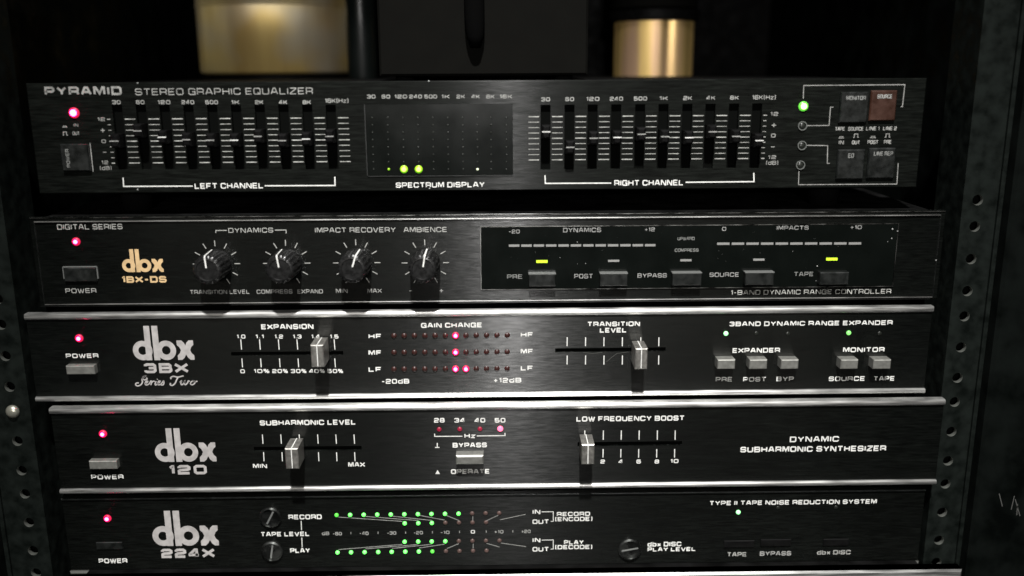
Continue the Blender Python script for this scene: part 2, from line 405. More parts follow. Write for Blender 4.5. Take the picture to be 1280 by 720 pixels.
def chassis(s, x0, x1, z0, z1, zfoot, depth=260):
    part('chassis', MB().box(x0, x1, s.y+3.05, s.y+depth, z0, z1), BLACKMATT, s.root)
    for fx in (x0+30, x1-30):
        for fy in (s.y+25, s.y+depth-25):
            part('foot', MB().lathe(fx, 0, [(7, zfoot), (8, z0-.05)], 14, 'z', fy), FOOTM, s.root, True)
def strip(s, x0, x1, z0, z1, proud, M, name='trim_strip'):
    """half-round extrusion"""
    n = 7; mb = MB(); h = z1-z0; pr = []
    for i in range(n+1):
        t = math.pi*i/n; pr.append((s.y-proud*math.sin(t)**.6, (z0+z1)/2-h/2*math.cos(t)))
    pr = [(s.y+2.9, z0)]+pr+[(s.y+2.9, z1)]; k = len(pr)
    for X in (x0, x1): mb.v += [(X, a, b) for a, b in pr]
    for i in range(k-1): mb.f.append((i, i+k, i+k+1, i+1))
    mb.f.append(tuple(range(k))); mb.f.append(tuple(range(2*k-1, k-1, -1)))
    o = part(name, mb, M, s.root); sharp(o, 50); return o
def logo(s, x0, x1, ytop, ybot, M):
    X0, _ = s.P(x0, ybot); X1, _ = s.P(x1, ybot); xm = (x0+x1)/2
    Zb = s.P(xm, ybot)[1]; H = s.P(xm, ytop)[1]-Zb; k = (X1-X0)/1.77; y = s.y-.14
    T = lambda a, b: (X0+a*k, Zb+b*H)
    def ring(cx, cz, ro, ri, yy):
        mb = MB(); n = 32
        for i in range(n):
            a = 2*math.pi*i/n
            p, q = T(cx+ro*math.cos(a), cz+ro*math.sin(a)*1.0), T(cx+ri*math.cos(a), cz+ri*math.sin(a))
            mb.v += [(p[0], yy, p[1]), (q[0], yy, q[1])]
        for i in range(n):
            j = (i+1) % n; mb.f.append((2*i, 2*i+1, 2*j+1, 2*j))
        return mb
    def add(a, b):
        n = len(a.v); a.v += b.v; a.f += [tuple(n+i for i in f) for f in b.f]
    d = ring(.285, .285, .285, .125, y); d.poly([T(.37,0),T(.54,0),T(.54,1),T(.37,1)], y-.02)
    # keep the counter open: the stem covers only the ring's outer side
    part('logo_letter', d, M, s.root)
    b = ring(.97, .285, .285, .125, y); b.poly([T(.60,0),T(.775,0),T(.775,1),T(.60,1)], y-.02)
    part('logo_letter', b, M, s.root)
    n = 7; out = []
    def arc(cx, cz, r, a0, a1): return [(cx+r*math.cos(R(a0+(a1-a0)*i/n)), cz+r*math.sin(R(a0+(a1-a0)*i/n))) for i in range(n+1)]
    out = [(1.29,.57),(1.43,.57)]+[(1.50,.50),(1.535,.42)]+[(1.57,.50),(1.64,.57)]+[(1.77,.57),(1.77,.44),(1.70,.37),(1.665,.285),(1.70,.2),(1.77,.13),(1.77,0),(1.66,0),(1.59,.06),(1.535,.16),(1.48,.06),(1.41,0),(1.29,0),(1.29,.13),(1.36,.2),(1.395,.285),(1.36,.37),(1.29,.44)]
    ctr = (1.535, .285); mb = MB(); base = [T(*p) for p in out]; cc = T(*ctr)
    for i in range(len(base)):
        a, b2 = base[i], base[(i+1) % len(base)]; mb.quad((cc[0], y, cc[1]), (a[0], y, a[1]), (b2[0], y, b2[1]))
    part('logo_letter', mb, M, s.root)
def slider_cap(s, x0, x1, yt, yb, proud, sx, sz):
    """box-shaped slider cap whose front face the photograph shows at x0..x1, yt..yb"""
    xm, ym = (x0+x1)/2, (yt+yb)/2
    X0, Z = s.P(x0, ym, proud); X1, _ = s.P(x1, ym, proud)
    Zt = s.P(xm, yt, proud)[1]; Zb = s.P(xm, yb, proud)[1]; yf = s.y-proud
    mb = MB().box(X0, X1, yf, s.y-1.2, Zb, Zt, .45)
    o = part('slider_cap', mb, KNOBM, s.root, pos=((X0+X1)/2, yf, Z))
    xc = (X0+X1)/2
    part('index_line', MB().box(xc-.22, xc+.22, yf-.12, s.y-1.3, Zb+.5, Zt+.1), PRINT, o)
    part('stem', MB().box(xc-1, xc+1, s.y-1.15, s.y+2.2, sz-.8, sz+.8), BLACKPL, o)
    return o
def button(s, x0, x1, yt, yb, proud, M, c=.35, recess=False, edge=False, front=True):
    xm, ym = (x0+x1)/2, (yt+yb)/2; d = proud
    X0 = s.P(x0, ym, d)[0]; X1 = s.P(x1, ym, d)[0]; Zt = s.P(xm, yt, d)[1]; Zb = s.P(xm, yb, d)[1]
    o = part('push_button', MB().box(X0, X1, s.y-d, s.y+1.5 if d > 0 else s.y+1, Zb, Zt, c), M, s.root, pos=((X0+X1)/2, s.y-d, (Zt+Zb)/2))
    if edge:   # slim metal surround of the opening
        e = .45; mb = MB()
        mb.box(X0-e, X1+e, s.y-.7, s.y-.02, Zt+.15, Zt+.15+e)
        mb.box(X0-e-.15, X0-.15, s.y-.7, s.y-.02, Zb+1.2, Zt+.1); mb.box(X1+.15, X1+e+.15, s.y-.7, s.y-.02, Zb+1.2, Zt+.1)
        part('button_surround', mb, EDGE, s.root)
    return o

# ============================================================ the rack
def Xc(y, x): return x
rack = thing('equipment_rack', 'black steel rack with two rows of screw holes around the stacked units', 'equipment rack', (0, 100, -150))
RY = 1.0                                               # front of the rail flanges
hole_me = MB()
n = 18
hole_me.lathe(0, 0, [(2.62, .02), (2.5, .3), (2.45, 2.2)], n, cap=False)
hole_me = hole_me.mesh('screw_hole', HOLE, smooth=True)
def rail(side, xh, xin, xout, z_first, first, count, zlo, zhi, k=1.012):
    cyc = [12.7, 15.875, 15.875]; zs = [z_first]; i = first
    for _ in range(count): zs.append(zs[-1]-cyc[i % 3]*k); i += 1
    xl, xr = sorted((xin, xout)); mb = MB(); r = 2.62; z = zhi; pos = []
    for zc in zs:
        if zc < zlo+6: break
        pos.append(zc); a, b = zc-4.4, zc+4.4
        mb.quad((xl,RY,b),(xr,RY,b),(xr,RY,z),(xl,RY,z)) ; z = a
        # square plate with a round hole
        for q in range(n):
            def rim(t):
                ca, sa = math.cos(t), math.sin(t); m_ = 4.4/max(abs(ca), abs(sa)); return (xh+ca*m_, RY, zc+sa*m_)
            t0, t1 = 2*math.pi*q/n, 2*math.pi*(q+1)/n
            mb.quad((xh+r*math.cos(t0),RY,zc+r*math.sin(t0)), (xh+r*math.cos(t1),RY,zc+r*math.sin(t1)), rim(t1), rim(t0))
            # corners of the square between two samples
            for cxs in (-1, 1):
                for czs in (-1, 1):
                    ta = math.atan2(czs, cxs) % (2*math.pi)
                    if t0 < ta < t1: mb.quad(rim(t0), (xh+4.4*cxs, RY, zc+4.4*czs), rim(t1))
        mb.quad((xl,RY,a),(xh-4.4,RY,a),(xh-4.4,RY,b),(xl,RY,b)); mb.quad((xh+4.4,RY,a),(xr,RY,a),(xr,RY,b),(xh+4.4,RY,b))
    mb.quad((xl,RY,zlo),(xr,RY,zlo),(xr,RY,z),(xl,RY,z))
    # inner lip folded to the back, outer return towards the front
    s_ = 1 if xin < xout else -1
    mb.quad((xin,RY,zlo),(xin,RY,zhi),(xin,RY+28,zhi),(xin,RY+28,zlo))
    mb.box(min(xout, xout+s_*2), max(xout, xout+s_*2), RY-1.5, RY+30, zlo, zhi)
    ro = part('rail', mb, RAIL, rack, pos=(xh, RY, 0))
    for zc in pos: link('screw_hole', hole_me, ro, (xh, RY, zc))
    part('rail_backing', MB().box(xl+1 if s_ > 0 else xl, xr if s_ > 0 else xr-1, RY+6, RY+7, zlo, zhi), SLOT, ro)
    return ro, pos
def fitx(pts): return [at(a, b, RY) for a, b in pts]
RH = fitx([(1221,250),(1209,364),(1193.8,503),(1178.4,643)]); LH = fitx([(5.5,445),(14.5,513),(28,590),(44,692)])
xr_ = sum(p[0] for p in RH)/4; xl_ = sum(p[0] for p in LH)/4
zr0 = at(1221, 250, RY)[1]+15.875*1.012*3+12.7*1.012*1; zl0 = at(5.5, 445, RY)[1]
rail(1, xr_, xr_-7.2, xr_+9.5, at(1221, 250, RY)[1], 0, 20, -165, 175)
cz = [12.7, 15.875, 15.875]
rl, lpos = rail(-1, xl_, xl_+8.6, xl_-12, zl0+3*44.45*1.012/1, 2, 26, -165, 175)
# the bright screw in the left rail
sx_, sz_ = at(14.5, 513, RY)
sz_ = min(lpos, key=lambda q: abs(q-sz_))
so = part('rail_screw', MB().lathe(xl_, sz_, [(3.4, RY), (3.4, RY-.8), (2.6, RY-2), (1.2, RY-2.5)], 16), mat('bright_zinc_screw', (.75, .74, .62), .3, .8), rack, True, pos=(xl_, RY, sz_))
# cabinet sides and back
for sgn, xo in ((-1, xl_-14.1), (1, xr_+11.6)):
    a, b = sorted((xo, xo+sgn*60))
    sp = part('side_panel', MB().box(a, b, RY-9, 420, -175, 420, 1.5), SIDE, rack)
    if sgn > 0:
        mb = MB()
        for (p, q) in (((1249,617),(1253,633)), ((1268,620),(1264,637)), ((1269,624),(1275,645)), ((1272,630),(1271,644))):
            mb.ribbon([at(*p, RY-9.1), at(*q, RY-9.1)], .22, RY-9.1)
        part('thin_mark', mb, mat('pale_slanted_mark', (.09,.09,.085), .6), sp)  # thin pale slanted strokes on the right side panel
part('back_panel', MB().box(-330, 330, 410, 414, -175, 420), BLACKMATT, rack)

# ============================================================ 1 graphic equalizer (top)
U1 = Unit('graphic_equalizer', 'charcoal graphic equalizer with two banks of upright sliders, top unit of the stack', 3.0, 600, 240, 'equalizer')
u = U1; yl = u.y
ex0 = u.P(40, 170)[0]; ex1 = u.P(1152, 170)[0]; ez1 = u.P(640, 100.5)[1]; ez0 = u.P(640, 238)[1]
lx = [145.6+29.75*i for i in range(10)]; lx[9] = 413
rx = [682, 712, 741, 770.5, 800.5, 829.7, 859.6, 888.5, 918, 947]
slots = []
for x_ in lx:
    X = u.P(x_, 127.7)[0]; slots.append((X-2.35, X+2.35, u.P(x_, 212)[1], u.P(x_, 131)[1]))
rs = []
for i, x_ in enumerate(rx):
    X = u.P(x_, 123.5)[0]; rs.append((X-2.35, X+2.35, u.P(681, 212)[1], u.P(681, 131)[1]))
win = (u.P(458, 170)[0], u.P(641, 170)[0], u.P(550, 219)[1], u.P(550, 130)[1])
panel(u, ex0, ex1, ez0, ez1, slots+rs, EQPANEL)
chassis(u, ex0+6, ex1-6, ez0+1.5, ez1-.6, u.P(620, 267.5, 3)[1]-.38, 385)
part('display_window', MB().box(win[0], win[1], yl-.25, yl+.5, win[2], win[3], .1), GLASS, u.root)
part('window_rim', MB().box(win[0]-.5, win[0]-.05, yl-.4, yl-.02, win[2], win[3]).box(win[0], win[1], yl-.4, yl-.02, win[2]-.5, win[2]-.05), EDGE if 0 else BTND, u.root)
u.text('PYRAMID', 56, 152, 113.6, 11, .25, PRINTDIM)
u.text('STEREO GRAPHIC EQUALIZER', 169, 391, 114.2, 8.4, .14, PRINTDIM)
for t, x_ in zip(['30','60','120','240','500','1K','2K','4K','8K'], lx):
    wd = 5.2*len(t)/2+ (0 if len(t) < 3 else 0); u.text(t, x_-wd, x_+wd, 127.7, 5, .2, PRINTDIM)
u.text('16K(Hz)', 406.5, 435.5, 125.8, 5.4, .17, PRINTDIM)
for t, x_ in zip(['30','60','120','240','500','1K','2K','4K','8K'], rx):
    wd = 5.4*len(t)/2; u.text(t, x_-wd, x_+wd, 124.2-(x_-682)*.009, 5, .2, PRINTDIM)
u.text('16K(Hz)', 940.5, 969.5, 121.6, 5.4, .17, PRINTDIM)
for t, x_ in zip(['30','60','120','240','500','1K','2K','4K','8K','16K'], [464,482.4,501,519.5,538.4,557,576,594.5,613,632.5]):
    wd = 5.2*len(t)/2; u.text(t, x_-wd, x_+wd, 120.7, 4.8, .2, PRINTDIM)
# scale marks: nine per column
def marks(xc_top, ztop, zbot, half, cnt=9):
    mb = MB()
    for i in range(cnt):
        z = ztop+(zbot-ztop)*i/(cnt-1); h = .20 if i in (0, cnt//2, cnt-1) else .13
        mb.poly([(xc_top-half, z-h), (xc_top+half, z-h), (xc_top+half, z+h), (xc_top-half, z+h)], yl-.1)
    part('scale_marks', mb, MARK, u.root)
zt, zb = u.P(300, 148)[1], u.P(300, 202.8)[1]
SX = [(a[0]+a[1])/2 for a in slots]; stp = (SX[8]-SX[0])/8
SXr = [(a[0]+a[1])/2 for a in rs]; stpr = (SXr[8]-SXr[0])/8
for i in range(10): marks(SX[0]+stp*(i+.5), zt, zb, 2.5)
marks(SX[0]-stp*.40, zt, zb, .8)
zt2, zb2 = u.P(800, 145)[1], u.P(800, 199)[1]
for i in range(10): marks(SXr[0]+stpr*(i-.5), zt2, zb2, 2.5)
marks(SXr[9]+stpr*.36, zt2, zb2, .8)
fl = [176.6,163.8,171.7,174.8,175.5,175.5,170.7,176,174,170.7]; fr = [165,184.4,173,172,168,171,172.3,165,170.7,175.9]
def fader(X, px, py, k):
    pr = 7.0; Z = u.P(px, py, pr)[1]; yf = yl-pr
    o = part('slider_cap', MB().box(X-2.05, X+2.05, yf, yl+1.5, Z-3.1, Z+3.1, .9), BLACKPL, u.root, pos=(X, yf, Z))
    part('index_line', MB().box(X-1.9, X+1.9, yf-.1, yf+.02, Z-.16, Z+.3), PRINTDIM if k % 3 else PRINT, o)
for k, (X, a, b) in enumerate(zip(SX, lx, fl)): fader(X, a, b, k+1)
for k, (X, a, b) in enumerate(zip(SXr, rx, fr)): fader(X, a, b, k)
u.text('12', 122, 131.5, 149, 4.6, .2, PRINTDIM); u.text('+', 125.5, 131.5, 162.7, 7, .16, PRINTDIM); u.text('0', 127, 132.5, 176.6, 4.4, .2, PRINTDIM)
u.text('-', 128, 133.5, 190, 6, .16, PRINTDIM); u.text('12', 127, 135.5, 203, 4.6, .2, PRINTDIM); u.text('(dB)', 125, 139.5, 210, 4.8, .16, PRINTDIM)
u.text('12', 963, 972.7, 142.4, 4.6, .2, PRINTDIM); u.text('+', 964, 970.5, 156.2, 7, .16, PRINTDIM); u.text('0', 963.8, 969.3, 169.4, 4.8, .2, PRINTDIM)
u.text('-', 963, 969, 183.3, 6, .16, PRINTDIM); u.text('12', 960, 970, 196.4, 4.6, .2, PRINTDIM); u.text('(dB)', 957.7, 972.6, 203.4, 4.8, .16, PRINTDIM)
for q in ([(154,222),(154.6,233),(241,232.6)], [(331,232.2),(418.8,231.8),(418.6,221)]): u.lines([q], 1.4, name='channel_bracket')
u.text('LEFT CHANNEL', 243.5, 329, 232.2, 7, .19)
for q in ([(681.2,219),(681.7,229.2),(764,228.8)], [(857,227.8),(942.4,227),(942.2,216)]): u.lines([q], 1.4, name='channel_bracket')
u.text('RIGHT CHANNEL', 768, 854, 228.4, 7, .19)
u.text('SPECTRUM DISPLAY', 495, 605.6, 231, 6.6, .19)
# spectrum display
dk = hexa(.42, .3, DARKLED); ex_ = [467,486,505,523.4,542,560.5,579,597,614,633]
lime = dome(1.9, .7, LIMEDOT); limecore = dome(1.05, .6, LIMECORE, 'led_core'); wdot = hexa(.6, .4, WHITEDOT); ldot = hexa(.6, .5, LIMEDOT)
for i, x_ in enumerate(ex_):
    for j, y_ in enumerate([147,156.2,165.5,174.7,184,193.2,202.4,211.5]):
        xx = x_-(211.5-y_)*.0017*(640-x_)/10
        if j == 7 and i in (2, 3): me = lime
        elif j == 7 and i == 7: me = wdot
        elif j == 7 and i == 1: me = ldot
        else: me = dk
        o = u.led(xx, y_, me, d=.25)
        if me is lime: link('led_core', limecore, o, (WL[o.name][0], WL[o.name][1]-.5, WL[o.name][2]))
red = dome(2.0, 1.2, RED); redcore = dome(.92, .7, REDCORE, 'led_core')
lit(u, 92.8, 141, dome(2.5, 1.2, RED), dome(1.5, .8, REDCORE, 'led_core'), .95)
bez = MB().lathe(0, 0, [(2.15, .0), (2.15, -.7), (1.75, -.7), (1.75, 0)], 20, cap=False).mesh('led_bezel', PAINTLED, smooth=False)
dled = dome(1.5, .7, DARKLED); gled = dome(2.3, 1.2, GREEN)
lit(u, 1004, 132.8, gled, dome(1.35, .8, GREENCORE, 'led_core'), .95)
for a, b in ((1002.8,157.3),(1002.3,181.8),(1000.3,206.3)):
    o = u.led(a, b, dled); link('led_bezel', bez, o, WL[o.name])
u.lines([[(1004,123.3),(1004.6,106.9),(1131,105.8),(1127.9,133.3),(1125.8,133.3)], [(1008.8,157),(1036.3,156.8),(1038,134),(1041.5,134)],
         [(1008,181.6),(1034.5,182),(1034,204.2),(1037,204.2)], [(998.6,214),(998,230.8),(1121,230),(1122.7,203.7)]], .9, PRINTDIM)
PR = 1.5
for (a, b, e, f, M_) in ((1050,1085.3,115,153.5,BTND),(1088,1120.6,113,151,BTNR),(1046.5,1080.5,187,224,BTND),(1085,1119,185,223,BTND)):
    button(u, a, b, e, f, PR, M_, .5)
def btxt(t, x0, x1, yc, h, M_=PRINTFAINT):
    o = u.text(t, x0, x1, yc, h, .2, M_, lift=PR+.12)
    return o
def txt_on(uu, t, x0, x1, yc, h, lift, M_, wgt=.2):
    X0, Z = uu.P(x0, yc, lift); X1, _ = uu.P(x1, yc, lift); H = abs(uu.P(x0, yc-h/2, lift)[1]-uu.P(x0, yc+h/2, lift)[1])
    return part('lettering', stroke_text(MB(), t, X0, X1, Z-H/2, H, wgt, uu.y-lift-.12), M_, uu.root)
txt_on(u, 'MONITOR', 1058, 1082, 122.5, 5.2, PR, PRINTFAINT); txt_on(u, 'SOURCE', 1097, 1115, 120.5, 5.2, PR, PRINTDIM)
txt_on(u, 'EQ', 1060.5, 1067, 194.5, 6, PR, PRINTFAINT); txt_on(u, 'LINE REP', 1092.5, 1116, 192, 5.4, PR, PRINTFAINT)
for t, a, b, y_ in (('TAPE',1044,1055.7,161),('SOURCE',1060.3,1079,161),('LINE 1',1082.7,1099,160.6),('LINE 2',1104,1120.6,160.4),('IN',1048.5,1054.5,178),('OUT',1065,1074.5,178),('POST',1084.5,1097.5,177.6),('PRE',1105,1114,177.4)):
    u.text(t, a, b, y_, 4.8, .2, PRINTDIM)
for t, a, b, y_ in (('~',1048,1055.5,170),('_',1066,1074,169),('~',1087,1095.5,169.6),('_',1105.5,1113.5,168.8)): u.text(t, a, b, y_, 6, .14, PRINTDIM)
# power switch at the left end
u.text('_', 77.6, 85, 166.4, 6, .14, PRINTDIM); u.text('~', 77.4, 84.6, 157, 4.5, .16, PRINTDIM)
u.text('IN', 92, 98, 156.4, 4.2, .2, PRINTFAINT); u.text('OUT', 91, 99.5, 166.6, 4.6, .2, PRINTFAINT)
button(u, 76, 111, 180, 214, 2.0, BTND, .5)
X0, Z0 = u.P(88.5, 209, 2.0)
part('lettering', stroke_text(MB(), 'POWER', 0, 8.4, 0, 1.7, .2, u.y-2.12, vertical=(X0, Z0)), PRINTFAINT, u.root)
u.lines([[(112.6,179),(116.6,214.5)]], 1.0, PRINTDIM, 'button_gap')
# tiny rivets along the rims
rv = hexa(.45, .25, EDGE)
for a, b in ((172,104.2),(536,101.6),(172,243.2-6),(537,235.6)): u.led(a, b, rv, 'rivet')

# ============================================================ 2 single-band dynamic range controller
U2 = Unit('dynamic_range_controller', 'black unit with four round ribbed knobs and a wide smoked display window', 0.0, 600, 379, 'audio processor')
u = U2; bx0 = u.P(35, 272)[0]; bx1 = u.P(1183, 268)[0]; bz1 = u.P(620, 267.5)[1]; bz0 = u.P(620, 379)[1]
panel(u, bx0, bx1, bz0, bz1, [], PANEL2, c=.6)
chassis(u, bx0+6, bx1-6, bz0+.4, bz1-.4, u.P(620, 386.2)[1], 260)
for a in (u.P(620, 272.6)[1], u.P(620, 375.3)[1]):
    part('trim_line', MB().box(bx0+3, bx1-3, u.y-.9, u.y-.02, a-.22, a+.22), SILVER, u.root)
part('trim_line', MB().box(bx0+.8, bx1-.8, u.y-.5, u.y-.02, bz1-.35, bz1-.1), DARKTRIM, u.root)
for xx in (bx0+2.6, bx1-2.8): part('trim_line', MB().box(xx, xx+.22, u.y-.5, u.y-.02, u.P(620,375)[1], u.P(620,273)[1]), BTND, u.root)
u.text('DIGITAL SERIES', 71.6, 153, 283.4, 6.6, .15, MARK2)
lit(u, 95.4, 301.9, red, redcore, .95)
button(u, 79.5, 120, 335, 352, 1.5, BTND, .3, edge=True)
u.text('POWER', 82, 120.4, 363.3, 5.8, .16, MARK2)
logo(u, 153.6, 205, 311.3, 340, GOLDLOGO)
u.text('1BX-DS', 152.6, 208, 349.2, 8.2, .26, GOLDLOGO)
u.lines([[(269.6,291.2),(270,288),(283.6,288)], [(343.6,287.6),(357.6,287.4),(357.8,291.6)]], 1.0, MARK2)
u.text('DYNAMICS', 285.6, 341.4, 287.8, 6, .15, MARK2); u.text('IMPACT RECOVERY', 393.8, 494.5, 287.4, 6.2, .15, MARK2); u.text('AMBIENCE', 504.6, 558.7, 287, 6.2, .15, MARK2)
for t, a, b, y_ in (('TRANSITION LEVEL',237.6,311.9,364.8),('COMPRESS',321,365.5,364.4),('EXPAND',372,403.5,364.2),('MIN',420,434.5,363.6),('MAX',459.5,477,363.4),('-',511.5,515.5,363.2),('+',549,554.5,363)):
    u.text(t, a, b, y_, 5.2 if t not in '+-' else 6, .17, PRINTDIM)  # greyer ink on this row stands in for the knob shadows
def rotary(px, py, ang):
    X, Z = u.P(px, py); mb = MB()
    for k, a in enumerate(range(-60, 241, 30)):
        t = R(a)
        if a in (): continue
        r0, r1 = 8.6, 11.4
        mb.ribbon([(X+r0*math.cos(t), Z+r0*math.sin(t)), (X+r1*math.cos(t), Z+r1*math.sin(t))], .2, u.y-.1)
    part('scale_marks', mb, MARK2, u.root)
    n_ = 72; kb = MB(); prof = [(7.2, 0, 0), (7.2, -3, 0), (6.9, -3.4, .16), (6.5, -14.2, .16), (5.9, -15, 0), (5.0, -15.1, 0), (4.7, -14.7, 0)]
    for r, yy, fl_ in prof:
        for i in range(n_):
            q = r*(1+(fl_*.35 if i % 4 < 2 else 0)); t = 2*math.pi*i/n_
            kb.v.append((X+q*math.cos(t), u.y+yy, Z+q*math.sin(t)))
    for q in range(len(prof)-1):
        for i in range(n_):
            j = (i+1) % n_; kb.f.append((q*n_+i, q*n_+j, (q+1)*n_+j, (q+1)*n_+i))
    kb.f.append(tuple((len(prof)-1)*n_+i for i in range(n_)))
    o = part('rotary_knob', kb, KNOBBLACK, u.root, pos=(X, u.y, Z)); sharp(o, 35)
    t = R(ang); dx, dz = math.cos(t), math.sin(t); nx, nz = -dz*.34, dx*.34
    pl = MB()
    a0, a1 = 1.2, 6.3
    pl.quad((X+dx*a0-nx,u.y-15.35,Z+dz*a0-nz),(X+dx*a0+nx,u.y-15.35,Z+dz*a0+nz),(X+dx*a1+nx,u.y-15.35,Z+dz*a1+nz),(X+dx*a1-nx,u.y-15.35,Z+dz*a1-nz))
    r1, r2 = 6.95, 7.6
    pl.quad((X+dx*a1-nx,u.y-15.35,Z+dz*a1-nz),(X+dx*a1+nx,u.y-15.35,Z+dz*a1+nz),(X+dx*r1+nx,u.y-14.4,Z+dz*r1+nz),(X+dx*r1-nx,u.y-14.4,Z+dz*r1-nz))
    pl.quad((X+dx*r1-nx,u.y-14.4,Z+dz*r1-nz),(X+dx*r1+nx,u.y-14.4,Z+dz*r1+nz),(X+dx*r2+nx,u.y-3.3,Z+dz*r2+nz),(X+dx*r2-nx,u.y-3.3,Z+dz*r2-nz))
    part('pointer_line', pl, PRINT, o)
KNOBBLACK = mat('ribbed_black_knob', (.010, .010, .010), .3, spec=.45, noise=(500, .3))
for px, py, a in ((270.6,329.7,94),(358.5,329,98),(445.8,328.4,72),(531.6,328.4,80)): rotary(px, py, a)
# smoked window with segments
W2 = (u.P(601.5, 320)[0], u.P(1118.5, 320)[0], u.P(850, 359.3)[1], u.P(850, 281.8)[1])
part('display_window', MB().box(W2[0], W2[1], u.y-.5, u.y+.5, W2[2], W2[3], .15), GLASS, u.root)
e = .3; mb = MB()
mb.box(W2[0]-e, W2[0]-.02, u.y-.6, u.y-.02, W2[2], W2[3]).box(W2[1]+.02, W2[1]+e, u.y-.6, u.y-.02, W2[2], W2[3])
mb.box(W2[0]-e, W2[1]+e, u.y-.6, u.y-.02, W2[3]+.02, W2[3]+e).box(W2[0]-e, W2[1]+e, u.y-.6, u.y-.02, W2[2]-e, W2[2]-.02)
part('window_rim', mb, DARKTRIM, u.root)
def seg(px, py, wpx, M_, hpx=2.6):
    X, Z = u.P(px, py, .5); h = wpx/2.5/2; v = hpx/2.4/2
    return part('display_segment', MB().box(X-h, X+h, u.y-.72, u.y-.45, Z-v, Z+v), M_, u.root)
for i in range(12): seg(642.6+15.46*i, 307-.1*i*.5, 12.6, BARS)
for i in range(10): seg(904+18.28*i, 304.6-.1*i*.4, 15, BARS)
for a, b, M_ in ((677.4,326.8,LIME),(767,326,BARS),(857.3,325.3,BARS),(948.5,324.5,BARS),(1039.7,323.8,LIME)): seg(a, b, 13.6, M_, 3.2 if M_ is LIME else 2.4)
PF2 = mat('mid_grey_printing', (.28, .28, .27), .5, noise=(500, .3))
def wt(t, a, b, y_, h=4.8, M_=None): txt_on(u, t, a, b, y_, h, .5, M_ or PF2, .17)
wt('-20', 636, 649.5, 289.4); wt('DYNAMICS', 704, 751.3, 287.6, 5.6); wt('+12', 806, 818.4, 286.8); wt('0', 902.6, 907.6, 286); wt('IMPACTS', 971, 1010.6, 284.8, 5); wt('+10', 1063, 1077, 284)
wt('UPWARD', 847, 868, 298.2, 4, PRINTFAINT); wt('COMPRESS', 843.6, 873, 312.7, 4, PRINTFAINT)
wt('PRE', 634, 653, 345.8, 5.4, PRINTFAINT); wt('POST', 718, 741, 345.2, 5.6, PF2); wt('BYPASS', 797, 833.3, 344.4, 5.4, PF2); wt('SOURCE', 887, 923.5, 343.4, 5.4, PF2); wt('TAPE', 992.5, 1016.5, 342.6, 5.4, PRINTFAINT)
for i, (a, b) in enumerate(((661,694.5),(750,784.5),(840.5,877),(931.5,967.5),(1025,1061))):
    y_ = 343-.6*i
    button(u, a, b, y_, y_+15, 4.5, BTND if i else BTND, .3)
    X0 = u.P(a, y_+6, 4.5)[0]; X1 = u.P(b, y_+6, 4.5)[0]; Z = u.P((a+b)/2, y_, 4.5)[1]
    if i < 4: part('button_edge', MB().box(X0-.1, X1+.1, u.y-4.65, u.y-.6, Z+.02, Z+.4), EDGE, u.root)
u.text('1-BAND DYNAMIC RANGE CONTROLLER', 913.7, 1113.7, 364.8, 5.8, .15, MARK)
db = hexa(.28, .15, DUST, 'dust_speck')
mbd = MB()
for a, b, r_ in ((1115.7,286.4,.4),(1122,289,.3),(1114.6,298,.3),(1109.6,302,.2),(1021.6,332.6,.35),(1170,325.4,.35),(732,329.4,.22),(721.6,302.6,.22),(1020,351,.2),(991,314,.15),(700,322,.15)):
    X, Z = u.P(a, b, .6); mbd.lathe(X, Z, [(r_, u.y-.6), (r_*.6, u.y-.8)], 7)
for _ in range(26):
    X, Z = u.P(random.uniform(610,1110), random.uniform(286,356), .6); r_ = random.uniform(.05,.11)
    mbd.lathe(X, Z, [(r_, u.y-.6), (r_*.6, u.y-.7)], 6)
dp = part('dust_specks', mbd, DUST, u.root); dp['kind'] = 'stuff'

# ============================================================ 3 three-band expander
X3 = 222.25
U3 = Unit('three_band_expander', 'silver-edged black unit with three rows of red gain lights between two slider levers', 0.0, 600, 494, 'audio processor')
u = U3; z1, z0 = 23.3, -21.9
zt_in, zb_in = 20.2, -19.4
ES = (u.P(289, 442)[0], u.P(429, 441)[0], u.P(360, 444.2)[1], u.P(360, 439.4)[1])
TS = (u.P(694, 437)[0], u.P(832, 437)[0], u.P(763, 439.6)[1], u.P(763, 434.8)[1])
panel(u, -X3, X3, zb_in, zt_in, [ES, TS], PANEL, c=.2)
strip(u, -X3, X3, zt_in+.05, z1, 1.3, SILVER); strip(u, -X3, X3, z0, zb_in-.05, 1.3, SILVER)
chassis(u, -X3+8, X3-8, z0+1, z1-1.2, -25.1)
lit(u, 99.2, 422.6, red, redcore, .95)
u.text('POWER', 82.5, 123, 444.6, 5.6, .22)
button(u, 82.5, 118, 457.4, 468, 3.5, BTNM, .35)
logo(u, 167.5, 243.5, 407, 450, LOGO)
u.text('3BX', 180.4, 235, 460, 12.4, .26, LOGO)
def spline(pts, n_=5):
    o = []
    for i in range(len(pts)-1):
        p0 = pts[max(i-1, 0)]; p1 = pts[i]; p2 = pts[i+1]; p3 = pts[min(i+2, len(pts)-1)]
        for k in range(n_):
            t = k/n_; o.append(tuple(.5*((2*p1[q])+(-p0[q]+p2[q])*t+(2*p0[q]-5*p1[q]+4*p2[q]-p3[q])*t*t+(-p0[q]+3*p1[q]-3*p2[q]+p3[q])*t**3) for q in (0, 1)))
    o.append(pts[-1]); return o
